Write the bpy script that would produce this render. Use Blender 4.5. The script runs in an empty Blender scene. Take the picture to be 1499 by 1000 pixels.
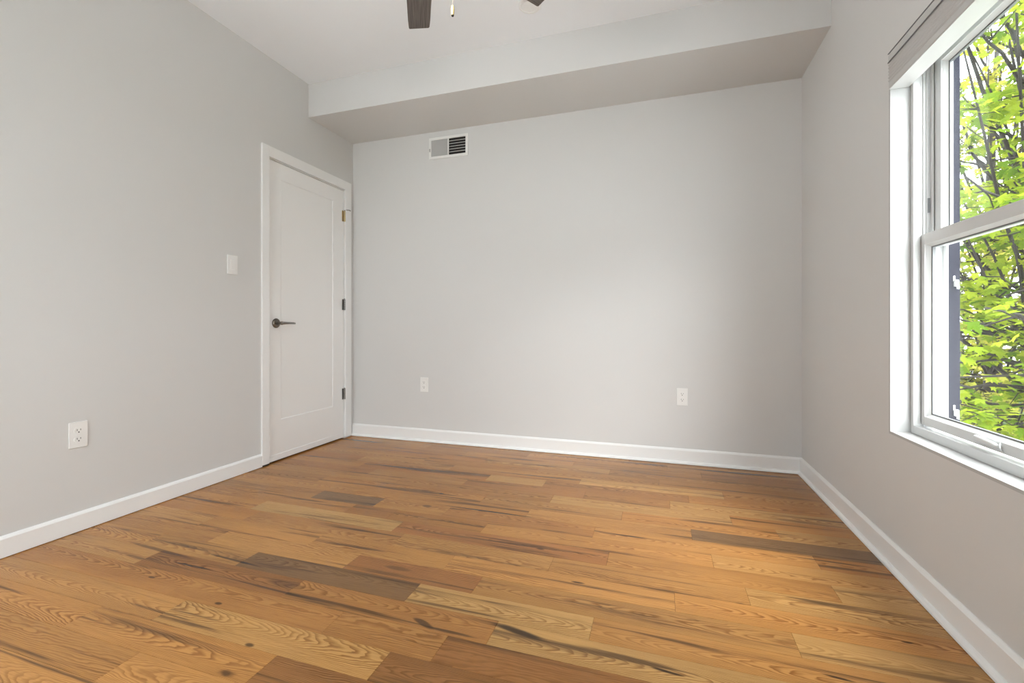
import bpy, bmesh, math, random
from mathutils import Vector, Matrix

S = bpy.context.scene
COL = S.collection
PI = math.pi

# ------------------------------------------------------------------ camera
cam = bpy.data.cameras.new('camera')
cam.sensor_width = 36.0
cam.lens = 665.4 / 1499 * 36.0
cam.shift_y = -20.0 / 1499
cam.clip_start = 0.02
cam_o = bpy.data.objects.new('camera', cam)
COL.objects.link(cam_o)
cam_o.location = (0, 0, 0.92)
cam_o.rotation_euler = (PI / 2, 0, 0.31314)
S.camera = cam_o

# ------------------------------------------------------------------ world, light, exposure
SKY = 6.3
world = bpy.data.worlds.new('world')
S.world = world
world.use_nodes = True
wb = world.node_tree.nodes['Background']
wb.inputs['Color'].default_value = (0.92, 0.97, 1.0, 1)
wb.inputs['Strength'].default_value = SKY
S.view_settings.view_transform = 'Standard'
S.view_settings.look = 'None'
S.view_settings.gamma = 1.0
S.view_settings.use_curve_mapping = False
S.view_settings.exposure = 0.43
S.cycles.use_denoising = True
S.cycles.max_bounces = 16
S.cycles.diffuse_bounces = 8
S.cycles.glossy_bounces = 5
S.cycles.transparent_max_bounces = 24
S.cycles.sample_clamp_indirect = 12.0
FILL_GLOW = 25.0  # glow of the out-of-view fan bowl, added as room fill
sun = bpy.data.lights.new('sun', 'SUN'); sun.energy = 11.0; sun.angle = math.radians(62); sun.color = (0.97, 0.985, 1.0)
sun_o = bpy.data.objects.new('sun', sun); COL.objects.link(sun_o)
sun_o.rotation_euler = Vector((-math.sin(math.radians(31)), math.cos(math.radians(31)), -math.tan(math.radians(41)))).to_track_quat('-Z', 'Y').to_euler()

# room dimensions (metres)
XL, XR = -2.50, 0.855
YB, YR = 3.29, -0.45
ZC, ZS, YS = 2.745, 2.497, 2.77
WT = 0.205
DY0, DY1, DZ1 = 2.400, 3.176, 2.068       # door opening in the left wall
WY1, WZ0, WZ1 = 2.135, 0.518, 1.985     # window opening: far jamb, sill, head
WY0 = WY1 - 1.19

def portal(name, loc, rot, sx, sy):
    l = bpy.data.lights.new(name, 'AREA')
    l.shape = 'RECTANGLE'; l.size = sx; l.size_y = sy
    l.cycles.is_portal = True
    o = bpy.data.objects.new(name, l); COL.objects.link(o)
    o.location = loc; o.rotation_euler = rot
portal('fill_window_portal', (-1.55, YR - 0.13, 1.325), (PI / 2, 0, 0), 1.4, 1.85)
portal('daylight_portal', (XR + WT + 0.01, (WY0 + WY1) / 2, (WZ0 + WZ1) / 2), (0, PI / 2, 0), WZ1 - WZ0, WY1 - WY0)

# ------------------------------------------------------------------ materials
def nodes_of(name):
    m = bpy.data.materials.new(name); m.use_nodes = True
    return m, m.node_tree, m.node_tree.nodes['Principled BSDF']

def mat(name, col, rough=0.5, metal=0.0, spec=0.5, bump=0.0, bscale=200.0, var=0.0, vscale=6.0):
    m, t, p = nodes_of(name)
    p.inputs['Base Color'].default_value = (*col, 1)
    p.inputs['Roughness'].default_value = rough
    p.inputs['Metallic'].default_value = metal
    p.inputs['Specular IOR Level'].default_value = spec
    tc = t.nodes.new('ShaderNodeTexCoord')
    if bump:
        n = t.nodes.new('ShaderNodeTexNoise'); n.inputs['Scale'].default_value = bscale; n.inputs['Detail'].default_value = 3
        t.links.new(tc.outputs['Object'], n.inputs['Vector'])
        b = t.nodes.new('ShaderNodeBump'); b.inputs['Strength'].default_value = bump; b.inputs['Distance'].default_value = 0.002
        t.links.new(n.outputs['Fac'], b.inputs['Height']); t.links.new(b.outputs['Normal'], p.inputs['Normal'])
    if var:
        n = t.nodes.new('ShaderNodeTexNoise'); n.inputs['Scale'].default_value = vscale; n.inputs['Detail'].default_value = 4
        t.links.new(tc.outputs['Object'], n.inputs['Vector'])
        h = t.nodes.new('ShaderNodeHueSaturation'); h.inputs['Color'].default_value = (*col, 1)
        r = t.nodes.new('ShaderNodeMapRange'); r.inputs['To Min'].default_value = 1 - var; r.inputs['To Max'].default_value = 1 + var
        t.links.new(n.outputs['Fac'], r.inputs['Value']); t.links.new(r.outputs['Result'], h.inputs['Value'])
        t.links.new(h.outputs['Color'], p.inputs['Base Color'])
    return m

M_WALL = mat('wall_paint', (0.66, 0.654, 0.645), 0.55, spec=0.3, bump=0.06, bscale=350, var=0.006, vscale=1.5)
M_CEIL = mat('ceiling_paint', (0.86, 0.875, 0.90), 0.8, spec=0.2, bump=0.05, bscale=300)
M_TRIM = mat('white_trim_paint', (0.84, 0.84, 0.835), 0.32, bump=0.03, bscale=60)
M_DOOR = mat('white_door_paint', (0.85, 0.845, 0.835), 0.36, bump=0.03, bscale=80)
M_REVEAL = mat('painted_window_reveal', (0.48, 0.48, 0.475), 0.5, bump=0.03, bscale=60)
M_VINYL = mat('white_vinyl', (0.63, 0.635, 0.63), 0.3, bump=0.01, bscale=40)
M_PLATE = mat('white_plastic', (0.83, 0.825, 0.81), 0.28, bump=0.01, bscale=40)
M_DARK = mat('dark_gap', (0.012, 0.011, 0.010), 0.8, bump=0.02)
M_SLOT = mat('outlet_slot', (0.03, 0.03, 0.03), 0.6, bump=0.02)
M_NICKEL = mat('aged_nickel', (0.19, 0.165, 0.14), 0.28, 1.0, bump=0.02, bscale=300)
M_STEEL = mat('dark_steel', (0.22, 0.21, 0.20), 0.35, 1.0, bump=0.02, bscale=300)
M_BRASS = mat('brass', (0.50, 0.37, 0.17), 0.35, 1.0, bump=0.02, bscale=300)
M_FAB = mat('grey_shade_fabric', (0.56, 0.56, 0.555), 0.9, spec=0.1, bump=0.35, bscale=900, var=0.10, vscale=700)
M_CAP = mat('navy_cladding', (0.010, 0.010, 0.020), 0.9, spec=0.1, bump=0.03)
M_SPACER = mat('glazing_spacer', (0.20, 0.205, 0.21), 0.4, bump=0.02)
M_VENTGREY = mat('vent_grey', (0.48, 0.475, 0.47), 0.45, bump=0.02)
M_GROUND = mat('bounce_ground', (0.70, 0.71, 0.70), 0.95, spec=0.1, bump=0.5, bscale=30, var=0.4, vscale=3)  # ground made pale so that it bounces light up to the ceiling
M_LAWN = mat('lawn', (0.035, 0.058, 0.014), 0.95, spec=0.1, bump=0.5, bscale=30, var=0.4, vscale=3)
M_BARK = mat('bark', (0.022, 0.019, 0.018), 0.9, spec=0.2, bump=0.6, bscale=40, var=0.3, vscale=12)
M_CHAIN = mat('pull_chain_metal', (0.75, 0.70, 0.58), 0.3, 0.6, bump=0.02)
M_FOB = mat('pale_fob', (0.50, 0.38, 0.18), 0.3, 0.3, bump=0.02)

def glass_mat():
    m = bpy.data.materials.new('window_glass'); m.use_nodes = True
    t = m.node_tree; t.nodes.clear()
    o = t.nodes.new('ShaderNodeOutputMaterial'); mx = t.nodes.new('ShaderNodeMixShader')
    tr = t.nodes.new('ShaderNodeBsdfTransparent'); tr.inputs['Color'].default_value = (0.955, 0.965, 0.96, 1)
    gl = t.nodes.new('ShaderNodeBsdfGlossy'); gl.inputs['Roughness'].default_value = 0.02
    # Schlick reflectance of a thin pane, the same from either side
    g = t.nodes.new('ShaderNodeNewGeometry'); dp = t.nodes.new('ShaderNodeVectorMath'); dp.operation = 'DOT_PRODUCT'
    t.links.new(g.outputs['Normal'], dp.inputs[0]); t.links.new(g.outputs['Incoming'], dp.inputs[1])
    last = dp.outputs['Value']
    for op, v in (('ABSOLUTE', 0), ('SUBTRACT', 1), ('POWER', 5), ('MULTIPLY_ADD', 0.9)):
        n = t.nodes.new('ShaderNodeMath'); n.operation = op
        if op == 'SUBTRACT':
            n.inputs[0].default_value = 1; t.links.new(last, n.inputs[1])
        else:
            t.links.new(last, n.inputs[0]); n.inputs[1].default_value = v
            if op == 'MULTIPLY_ADD': n.inputs[2].default_value = 0.03
        last = n.outputs[0]
    t.links.new(last, mx.inputs['Fac']); t.links.new(tr.outputs['BSDF'], mx.inputs[1])
    t.links.new(gl.outputs['BSDF'], mx.inputs[2]); t.links.new(mx.outputs['Shader'], o.inputs['Surface'])
    return m
M_GLASS = glass_mat()

def bowl_mat():
    m, t, p = nodes_of('opal_fill_glass')
    p.inputs['Base Color'].default_value = (0.9, 0.88, 0.84, 1)
    p.inputs['Emission Color'].default_value = (1.0, 0.985, 0.96, 1)
    p.inputs['Emission Strength'].default_value = FILL_GLOW
    return m
M_BOWL = bowl_mat()

def leaf_mat(name, c1, c2, trans):
    m = bpy.data.materials.new(name); m.use_nodes = True
    t = m.node_tree; t.nodes.clear(); L = t.links.new
    o = t.nodes.new('ShaderNodeOutputMaterial')
    g = t.nodes.new('ShaderNodeNewGeometry')
    r = t.nodes.new('ShaderNodeValToRGB')
    r.color_ramp.elements[0].color = (*c1, 1); r.color_ramp.elements[1].color = (*c2, 1)
    L(g.outputs['Random Per Island'], r.inputs['Fac'])
    d = t.nodes.new('ShaderNodeBsdfDiffuse'); tl = t.nodes.new('ShaderNodeBsdfTranslucent')
    L(r.outputs['Color'], d.inputs['Color'])
    hs = t.nodes.new('ShaderNodeHueSaturation'); hs.inputs['Hue'].default_value = 0.48; hs.inputs['Value'].default_value = 1.5
    L(r.outputs['Color'], hs.inputs['Color']); L(hs.outputs['Color'], tl.inputs['Color'])
    mx = t.nodes.new('ShaderNodeMixShader'); mx.inputs['Fac'].default_value = trans
    L(d.outputs['BSDF'], mx.inputs[1]); L(tl.outputs['BSDF'], mx.inputs[2]); L(mx.outputs['Shader'], o.inputs['Surface'])
    return m
M_LEAF = leaf_mat('maple_leaf', (0.055, 0.115, 0.010), (0.21, 0.27, 0.022), 0.5)
M_LEAF2 = leaf_mat('far_leaf', (0.12, 0.15, 0.025), (0.34, 0.33, 0.06), 0.45)
M_LEAF3 = leaf_mat('dark_leaf', (0.02, 0.05, 0.01), (0.05, 0.085, 0.018), 0.4)

def blade_mat():
    m, t, p = nodes_of('weathered_blade_wood'); L = t.links.new
    tc = t.nodes.new('ShaderNodeTexCoord'); mp = t.nodes.new('ShaderNodeMapping')
    mp.inputs['Scale'].default_value = (6, 160, 20)
    L(tc.outputs['Object'], mp.inputs['Vector'])
    n = t.nodes.new('ShaderNodeTexNoise'); n.inputs['Scale'].default_value = 1.0; n.inputs['Detail'].default_value = 5
    L(mp.outputs['Vector'], n.inputs['Vector'])
    r = t.nodes.new('ShaderNodeValToRGB')
    r.color_ramp.elements[0].position = 0.3; r.color_ramp.elements[0].color = (0.045, 0.036, 0.031, 1)
    r.color_ramp.elements[1].position = 0.7; r.color_ramp.elements[1].color = (0.155, 0.13, 0.115, 1)
    L(n.outputs['Fac'], r.inputs['Fac']); L(r.outputs['Color'], p.inputs['Base Color'])
    p.inputs['Roughness'].default_value = 0.55
    return m
M_BLADE = blade_mat()

# ------------------------------------------------------------------ mesh helpers
def box(bm, x0, x1, y0, y1, z0, z1, mi=0):
    vs = [bm.verts.new((x, y, z)) for z in (z0, z1) for y in (y0, y1) for x in (x0, x1)]
    for q in ((0, 2, 3, 1), (4, 5, 7, 6), (0, 1, 5, 4), (2, 6, 7, 3), (0, 4, 6, 2), (1, 3, 7, 5)):
        f = bm.faces.new([vs[i] for i in q]); f.material_index = mi
    return vs

def prism(bm, prof, p0, p1, up=Vector((0, 0, 1)), mi=0):
    """sweep a 2D profile (side, up) straight from p0 to p1"""
    p0, p1 = Vector(p0), Vector(p1)
    d = (p1 - p0).normalized(); sd = d.cross(up).normalized(); u2 = sd.cross(d)
    A = [bm.verts.new(p0 + sd * a + u2 * b) for a, b in prof]
    B = [bm.verts.new(p1 + sd * a + u2 * b) for a, b in prof]
    n = len(prof)
    for i in range(n):
        j = (i + 1) % n
        bm.faces.new((A[i], A[j], B[j], B[i])).material_index = mi
    bm.faces.new(A[::-1]).material_index = mi; bm.faces.new(B).material_index = mi

def lathe(bm, prof, M=Matrix.Identity(4), seg=32, mi=0, smooth=True):
    """prof: list of (r, z); axis local z"""
    rings = []
    for r, z in prof:
        if r < 1e-6: rings.append([bm.verts.new(M @ Vector((0, 0, z)))])
        else: rings.append([bm.verts.new(M @ Vector((r * math.cos(2 * PI * k / seg), r * math.sin(2 * PI * k / seg), z))) for k in range(seg)])
    for a, b in zip(rings, rings[1:]):
        for k in range(seg):
            k2 = (k + 1) % seg
            q = [a[k % len(a)], a[k2 % len(a)], b[k2 % len(b)], b[k % len(b)]]
            u = []
            for v in q:
                if v not in u: u.append(v)
            if len(u) > 2:
                f = bm.faces.new(u); f.smooth = smooth; f.material_index = mi

def tube(bm, pts, rads, seg=8, mi=0):
    pts = [Vector(p) for p in pts]; rings = []
    for i, p in enumerate(pts):
        d = (pts[min(i + 1, len(pts) - 1)] - pts[max(i - 1, 0)]).normalized()
        a = d.orthogonal().normalized() if i == 0 else (rings_a - d * rings_a.dot(d)).normalized()
        rings_a = a; b = d.cross(a)
        rings.append([bm.verts.new(p + (a * math.cos(2 * PI * k / seg) + b * math.sin(2 * PI * k / seg)) * rads[i]) for k in range(seg)])
    for A, B in zip(rings, rings[1:]):
        for k in range(seg):
            f = bm.faces.new((A[k], A[(k + 1) % seg], B[(k + 1) % seg], B[k])); f.smooth = True; f.material_index = mi
    bm.faces.new(rings[0][::-1]).material_index = mi; bm.faces.new(rings[-1]).material_index = mi

def obj(name, bm, mats, parent=None, bevel=0.0, fix=True):
    if fix: bmesh.ops.recalc_face_normals(bm, faces=bm.faces[:])
    me = bpy.data.meshes.new(name); bm.to_mesh(me); bm.free()
    for m in (mats if isinstance(mats, (list, tuple)) else [mats]): me.materials.append(m)
    o = bpy.data.objects.new(name, me); COL.objects.link(o)
    if parent:
        o.parent = parent
        # a part's mesh is written in world space unless its thing is marked _local
        if parent.type == 'EMPTY' and not parent.get('_local'):
            o.matrix_parent_inverse = Matrix.LocRotScale(parent.location, parent.rotation_euler, parent.scale).inverted()
    if bevel:
        b = o.modifiers.new('bevel', 'BEVEL'); b.width = bevel; b.segments = 2; b.limit_method = 'ANGLE'
    return o

def root(name, loc=(0, 0, 0), label=None, cat=None, group=None, kind=None, rot=(0, 0, 0)):
    o = bpy.data.objects.new(name, None); COL.objects.link(o); o.empty_display_size = 0.1
    o.location = loc; o.rotation_euler = rot
    tag(o, label, cat, group, kind)
    return o

def tag(o, label=None, cat=None, group=None, kind=None):
    for k, v in (('label', label), ('category', cat), ('group', group), ('kind', kind)):
        if v: o[k] = v
    return o

def B(): return bmesh.new()

# ------------------------------------------------------------------ floor: oak planks
def floor_mat():
    m, t, p = nodes_of('oak_floor'); L = t.links.new
    def N(k, **kw):
        n = t.nodes.new(k)
        for a, v in kw.items(): setattr(n, a, v)
        return n
    def val(i, v):
        if isinstance(v, (int, float)): i.default_value = v
        else: L(v, i)
    def mth(op, a, b=0.0, c=None, clamp=False):
        n = N('ShaderNodeMath', operation=op, use_clamp=clamp)
        val(n.inputs[0], a); val(n.inputs[1], b)
        if c is not None: val(n.inputs[2], c)
        return n.outputs[0]
    def sstep(v, a, b, o0=0.0, o1=1.0):
        n = N('ShaderNodeMapRange', interpolation_type='SMOOTHSTEP')
        val(n.inputs['Value'], v); n.inputs['From Min'].default_value = a; n.inputs['From Max'].default_value = b
        n.inputs['To Min'].default_value = o0; n.inputs['To Max'].default_value = o1
        return n.outputs['Result']
    uv = N('ShaderNodeUVMap', uv_map='grain')
    su = N('ShaderNodeSeparateXYZ'); L(uv.outputs['UV'], su.inputs[0]); u, v = su.outputs[0], su.outputs[1]
    tone = N('ShaderNodeAttribute', attribute_name='tone')
    fig = N('ShaderNodeAttribute', attribute_name='figure')
    sf = N('ShaderNodeSeparateColor'); L(fig.outputs['Color'], sf.inputs[0])
    A, K, V0, RND = sf.outputs[0], sf.outputs[1], sf.outputs[2], fig.outputs['Alpha']
    def noise(su_, sv_, off, detail=3.0, rough=0.5, dist=0.0):
        c = N('ShaderNodeCombineXYZ')
        val(c.inputs[0], mth('MULTIPLY', u, su_)); val(c.inputs[1], mth('MULTIPLY', v, sv_)); val(c.inputs[2], mth('MULTIPLY_ADD', RND, 37.0, off))
        n = N('ShaderNodeTexNoise'); n.inputs['Scale'].default_value = 1.0; n.inputs['Detail'].default_value = detail
        n.inputs['Roughness'].default_value = rough; n.inputs['Distortion'].default_value = dist
        L(c.outputs[0], n.inputs['Vector'])
        return n.outputs['Fac']
    # growth rings: nested arches around a centre line, bent by noise
    warp = mth('MULTIPLY', mth('SUBTRACT', noise(2.5, 12.0, 0.0, 3.0), 0.5), 9.0)
    warp2 = mth('MULTIPLY', mth('SUBTRACT', noise(18.0, 60.0, 5.0, 2.0), 0.5), 1.1)
    dv = mth('SUBTRACT', v, V0)
    ph = mth('ADD', mth('ADD', mth('MULTIPLY', u, A), mth('MULTIPLY', mth('MULTIPLY', dv, dv), K)), mth('ADD', warp, warp2))
    fr = mth('FRACT', ph)
    band = mth('MULTIPLY', sstep(fr, 0.0, 0.55, 1.0, 0.0), sstep(fr, 0.90, 1.0, 1.0, 1.0))
    band = mth('MAXIMUM', sstep(fr, 0.0, 0.6, 1.0, 0.0), sstep(fr, 0.86, 1.0, 0.0, 1.0))
    bstr = mth('MULTIPLY', band, sstep(noise(1.5, 8.0, 9.0), 0.25, 0.75, 0.25, 1.0))
    pores = sstep(noise(14.0, 520.0, 13.0, 2.0, 0.6), 0.50, 0.72)
    fine = noise(5.0, 170.0, 17.0, 3.0, 0.6)
    cloud = noise(1.6, 9.0, 21.0, 3.0)
    # colours
    def mixc(f, a, b, mode='MIX'):
        n = N('ShaderNodeMix', data_type='RGBA', blend_type=mode)
        val(n.inputs['Factor'], f)
        for i, c in ((6, a), (7, b)):
            if isinstance(c, tuple): n.inputs[i].default_value = (*c, 1)
            else: L(c, n.inputs[i])
        return n.outputs[2]
    base = tone.outputs['Color']
    dark = mixc(1.0, base, (0.40, 0.31, 0.23), 'MULTIPLY')
    c = mixc(mth('MULTIPLY', bstr, 0.95), base, dark)
    c = mixc(mth('MULTIPLY', pores, 0.36), c, dark)
    g = N('ShaderNodeHueSaturation'); L(c, g.inputs['Color'])
    L(mth('ADD', mth('MULTIPLY_ADD', fine, 0.32, 0.64), mth('MULTIPLY', cloud, 0.40)), g.inputs['Value'])
    c = g.outputs['Color']
    # mineral streaks and knots
    st = mth('MULTIPLY', sstep(noise(1.1, 24.0, 31.0, 4.0, 0.6, 0.4), 0.53, 0.70), 0.8)
    c = mixc(st, c, (0.060, 0.030, 0.014))
    vc = N('ShaderNodeCombineXYZ'); L(mth('MULTIPLY', u, 2.1), vc.inputs[0]); L(mth('MULTIPLY', v, 5.5), vc.inputs[1]); L(mth('MULTIPLY', RND, 91.0), vc.inputs[2])
    vo = N('ShaderNodeTexVoronoi'); vo.inputs['Scale'].default_value = 1.0; L(vc.outputs[0], vo.inputs['Vector'])
    wob = mth('ADD', vo.outputs['Distance'], mth('MULTIPLY', mth('SUBTRACT', noise(40.0, 90.0, 3.0), 0.5), 0.06))
    kn = mth('MULTIPLY', sstep(wob, 0.015, 0.075, 0.8, 0.0), sstep(noise(1.0, 4.0, 61.0, 1.0), 0.52, 0.56))
    c = mixc(kn, c, (0.045, 0.022, 0.011))
    # marks of this floor: (x, y, half length, half width, slope, strength)
    tc = N('ShaderNodeTexCoord'); sp = N('ShaderNodeSeparateXYZ'); L(tc.outputs['Object'], sp.inputs[0])
    wx = mth('MULTIPLY', mth('SUBTRACT', noise(9.0, 40.0, 44.0, 3.0), 0.5), 0.9)
    for (x0, y0, a, b, sl, k) in MARKS:
        dx = mth('SUBTRACT', sp.outputs[0], x0)
        dy = mth('SUBTRACT', mth('SUBTRACT', sp.outputs[1], y0), mth('MULTIPLY', dx, sl))
        e1 = mth('DIVIDE', dx, a); e2 = mth('DIVIDE', dy, b)
        d = mth('ADD', mth('ADD', mth('MULTIPLY', e1, e1), mth('MULTIPLY', e2, e2)), wx)
        c = mixc(sstep(d, 0.15, 1.0, k, 0.0), c, (0.030, 0.017, 0.011))
    L(c, p.inputs['Base Color'])
    p.inputs['Roughness'].default_value = 0.24
    p.inputs['Specular IOR Level'].default_value = 0.30
    bp = N('ShaderNodeBump'); bp.inputs['Strength'].default_value = 0.012; bp.inputs['Distance'].default_value = 0.001
    L(mth('ADD', fine, pores), bp.inputs['Height']); L(bp.outputs['Normal'], p.inputs['Normal'])
    return m

W0, PW = 1.012, 0.1105
# explicit rows seen in the photograph: joints with (x_end, tone) from left to right
# tones: L light honey, Y pale yellow, M medium, R reddish, B brown, D dark walnut, O orange
TONE = {'L': (0.50, 0.240, 0.068), 'Y': (0.56, 0.305, 0.100), 'M': (0.435, 0.200, 0.055), 'R': (0.39, 0.165, 0.048),
        'B': (0.325, 0.142, 0.041), 'D': (0.235, 0.125, 0.050), 'O': (0.49, 0.215, 0.054)}
E = 9.0
ROWS = {
 -3: [(-0.9, 'L'), (0.1, 'M'), (E, 'L')],
 -2: [(-1.4, 'L'), (-0.45, 'L'), (0.35, 'L'), (E, 'M')],
 -1: [(-1.75, 'L'), (-1.02, 'L'), (-0.25, 'B'), (E, 'M')],
 0: [(-1.52, 'L'), (-0.726, 'Yc'), (-0.02, 'Bc'), (E, 'L')],
 1: [(-1.62, 'Mc'), (-0.97, 'Mc'), (-0.600, 'M'), (0.10, 'B'), (E, 'L')],
 2: [(-1.95, 'L'), (-1.23, 'B'), (-0.479, 'Mc'), (0.43, 'Yc'), (E, 'L')],
 3: [(-2.1, 'L'), (-1.563, 'Lc'), (-0.816, 'Dc'), (-0.197, 'Y'), (0.62, 'L'), (E, 'Y')],
 4: [(-1.85, 'M'), (-1.153, 'L'), (-0.620, 'R'), (0.379, 'Lc'), (E, 'Y')],
 5: [(-2.05, 'L'), (-1.42, 'L'), (-0.783, 'L'), (0.05, 'L'), (E, 'Lc')],
 6: [(-1.9, 'M'), (-1.08, 'Mc'), (-0.401, 'L'), (0.289, 'L'), (E, 'Yc')],
 7: [(-1.98, 'M'), (-1.154, 'Y'), (-0.195, 'R'), (0.583, 'Lc'), (E, 'Y')],
 8: [(-2.1, 'M'), (-1.50, 'M'), (-1.255, 'B'), (-0.766, 'M'), (0.200, 'L'), (E, 'Yc')],
 9: [(-1.798, 'M'), (-1.405, 'D'), (-1.016, 'L'), (-0.28, 'B'), (0.587, 'L'), (E, 'O')],
 10: [(-1.6, 'Mc'), (-0.62, 'L'), (0.137, 'L'), (E, 'D')],
 11: [(-1.95, 'M'), (-0.9, 'M'), (-0.173, 'L'), (0.502, 'O'), (E, 'Y')],
 12: [(-1.5, 'L'), (-0.55, 'M'), (0.327, 'Y'), (E, 'O')],
 13: [(-1.75, 'R'), (-1.10, 'M'), (-0.391, 'R'), (0.053, 'B'), (E, 'Y')],
 14: [(-1.9, 'M'), (-1.00, 'R'), (-0.645, 'Y'), (0.15, 'R'), (E, 'M')],
 15: [(-2.0, 'R'), (-1.3, 'M'), (-0.45, 'M'), (0.334, 'Y'), (E, 'O')],
 16: [(-1.55, 'M'), (-0.75, 'M'), (0.0, 'M'), (E, 'M')],
 17: [(-1.95, 'M'), (-1.15, 'R'), (-0.3, 'L'), (E, 'M')],
 18: [(-1.35, 'B'), (-0.55, 'M'), (0.25, 'M'), (E, 'B')],
 19: [(-1.7, 'M'), (-0.9, 'M'), (0.05, 'M'), (E, 'M')],
 20: [(-1.2, 'M'), (-0.2, 'M'), (E, 'B')],
}
MARKS = [
 (-0.405, 1.315, 0.115, 0.016, -0.16, 0.92), (-0.70, 1.262, 0.05, 0.014, -0.35, 0.75), (-0.60, 1.250, 0.10, 0.008, 0.0, 0.7),
 (-1.62, 1.375, 0.20, 0.008, -0.06, 0.8), (-1.95, 1.34, 0.25, 0.012, -0.06, 0.6), (-1.72, 1.29, 0.12, 0.008, 0.0, 0.85),
 (-1.13, 1.02, 0.020, 0.009, 0, 0.8), (-1.40, 1.142, 0.018, 0.008, 0, 0.8), (-1.78, 1.185, 0.020, 0.007, 0, 0.75),
 (0.02, 1.285, 0.05, 0.006, -0.1, 0.9), (0.45, 1.40, 0.045, 0.006, -0.1, 0.9), (-0.28, 1.635, 0.03, 0.006, 0, 0.85),
 (-1.28, 1.30, 0.10, 0.022, 0.0, 0.45), (-0.80, 2.13, 0.33, 0.009, -0.01, 0.85), (-0.13, 2.07, 0.09, 0.007, 0, 0.8),
 (-0.47, 1.835, 0.022, 0.009, 0, 0.7), (0.69, 1.62, 0.02, 0.007, 0, 0.8), (-0.70, 2.73, 0.42, 0.008, -0.01, 0.75),
 (-1.14, 2.095, 0.03, 0.018, 0, 0.6), (0.63, 2.085, 0.16, 0.006, -0.01, 0.8), (-1.15, 2.28, 0.02, 0.010, 0, 0.8), (-0.95, 1.52, 0.07, 0.016, 0, 0.45),
 (-1.32, 1.262, 0.26, 0.006, -0.03, 0.7), (-1.55, 1.05, 0.20, 0.006, -0.02, 0.55), (0.35, 1.30, 0.18, 0.004, -0.02, 0.6), (0.50, 2.30, 0.12, 0.006, 0, 0.6),
]
def build_floor():
    rng = random.Random(11)
    bm = B()
    uvl = bm.loops.layers.uv.new('grain')
    ct = bm.loops.layers.float_color.new('tone'); cf = bm.loops.layers.float_color.new('figure')
    x_lo, x_hi = XL - 0.02, XR + 0.02
    k0 = int(math.floor((YR - W0) / PW)) - 1; k1 = int(math.ceil((YB - W0) / PW))
    g = 0.0004
    def plank(x0, x1, y0, y1, code):
        y0, y1 = max(y0, YR - 0.02), min(y1, YB + 0.02)
        if y1 - y0 < 0.004: return
        n = len(bm.faces)
        vs = box(bm, x0 + g, x1 - g, y0 + g, y1 - g, -0.012, 0.0)
        bm.faces.ensure_lookup_table()
        r, gg, b = TONE[code[0]]
        if y0 > 1.85 and code[0] != 'D':        # boards near the back wall are more alike
            r, gg, b = [p * 0.6 + q * 0.4 for p, q in zip((r, gg, b), TONE['M'])]
        j = rng.uniform(0.90, 1.10); jr = rng.uniform(-0.03, 0.03)
        col = (r * j * (1 + jr), gg * j, b * j * (1 - 1.5 * jr), 1)
        cath = len(code) > 1 or rng.random() < 0.42
        if cath:
            A = rng.uniform(9, 24) * rng.choice((-1, 1)); K = rng.uniform(2200, 4600) * rng.choice((-1, 1)); V0 = rng.uniform(-0.025, 0.025)
        else:
            A = rng.uniform(1, 6) * rng.choice((-1, 1)); K = rng.uniform(420, 700); V0 = rng.choice((-1, 1)) * rng.uniform(0.10, 0.20)
        rn = rng.random(); ou = rng.uniform(0, 40); ym = (y0 + y1) / 2
        for f in bm.faces[n:]:
            for l in f.loops:
                l[uvl].uv = (l.vert.co.x + ou, l.vert.co.y - ym)
                l[ct] = col; l[cf] = (A, K, V0, rn)
    for k in range(k0, k1 + 1):
        y0 = W0 + PW * k
        ends = ROWS.get(k)
        if ends is None:
            ends = []; x = x_lo + rng.uniform(0.2, 0.9)
            while x < x_hi: ends.append((x, rng.choice('LLMMYRB'))); x += rng.uniform(0.45, 1.1)
            ends.append((E, 'M'))
        a = x_lo
        for xe, code in ends:
            b_ = min(xe, x_hi)
            if b_ - a > 0.01: plank(a, b_, y0, y0 + PW, code)
            a = max(a, b_)
    n = len(bm.faces)
    box(bm, x_lo, x_hi, YR - 0.02, YB + 0.02, -0.03, -0.013, 1)
    box(bm, XL - 0.14, x_lo, DY0 - 0.1, DY1 + 0.1, -0.03, -0.002, 1)
    o = obj('floor', bm, [floor_mat(), M_DARK])
    tag(o, kind='structure', label='glossy honey oak plank floor of the empty room', cat='floor')
build_floor()

# ------------------------------------------------------------------ room shell
def struct(name, bm, m, label, cat, bevel=0.0):
    return tag(obj(name, bm, m, bevel=bevel), label, cat, kind='structure')

b = B()
box(b, XL - 0.12, XL, YR - 0.12, DY0, 0, ZC); box(b, XL - 0.12, XL, DY1, YB + 0.12, 0, ZC); box(b, XL - 0.12, XL, DY0, DY1, DZ1, ZC)
box(b, XL - 0.14, XL - 0.12, DY0 - 0.1, DY1 + 0.1, 0, DZ1 + 0.1)
struct('wall_left', b, M_WALL, 'pale grey wall with the white door on the left', 'wall')
b = B(); box(b, XL, XR, YB, YB + 0.12, 0, ZC)
struct('wall_back', b, M_WALL, 'pale grey back wall under the soffit', 'wall')
b = B(); o1 = 0.010
box(b, XR, XR + WT, YR - 0.12, WY0 - o1, 0, ZC)
box(b, XR, XR + WT, WY1 + o1, YB + 0.12, 0, ZC)
box(b, XR, XR + WT, WY0 - o1, WY1 + o1, 0, WZ0 - o1); box(b, XR, XR + WT, WY0 - o1, WY1 + o1, WZ1 + o1, ZC)
struct('wall_right', b, M_WALL, 'grey wall around the window on the right', 'wall')
b = B()
RX0, RX1, RZ0, RZ1 = -2.25, -0.85, 0.40, 2.25      # opening for the added, unseen fill window behind the camera
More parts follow.
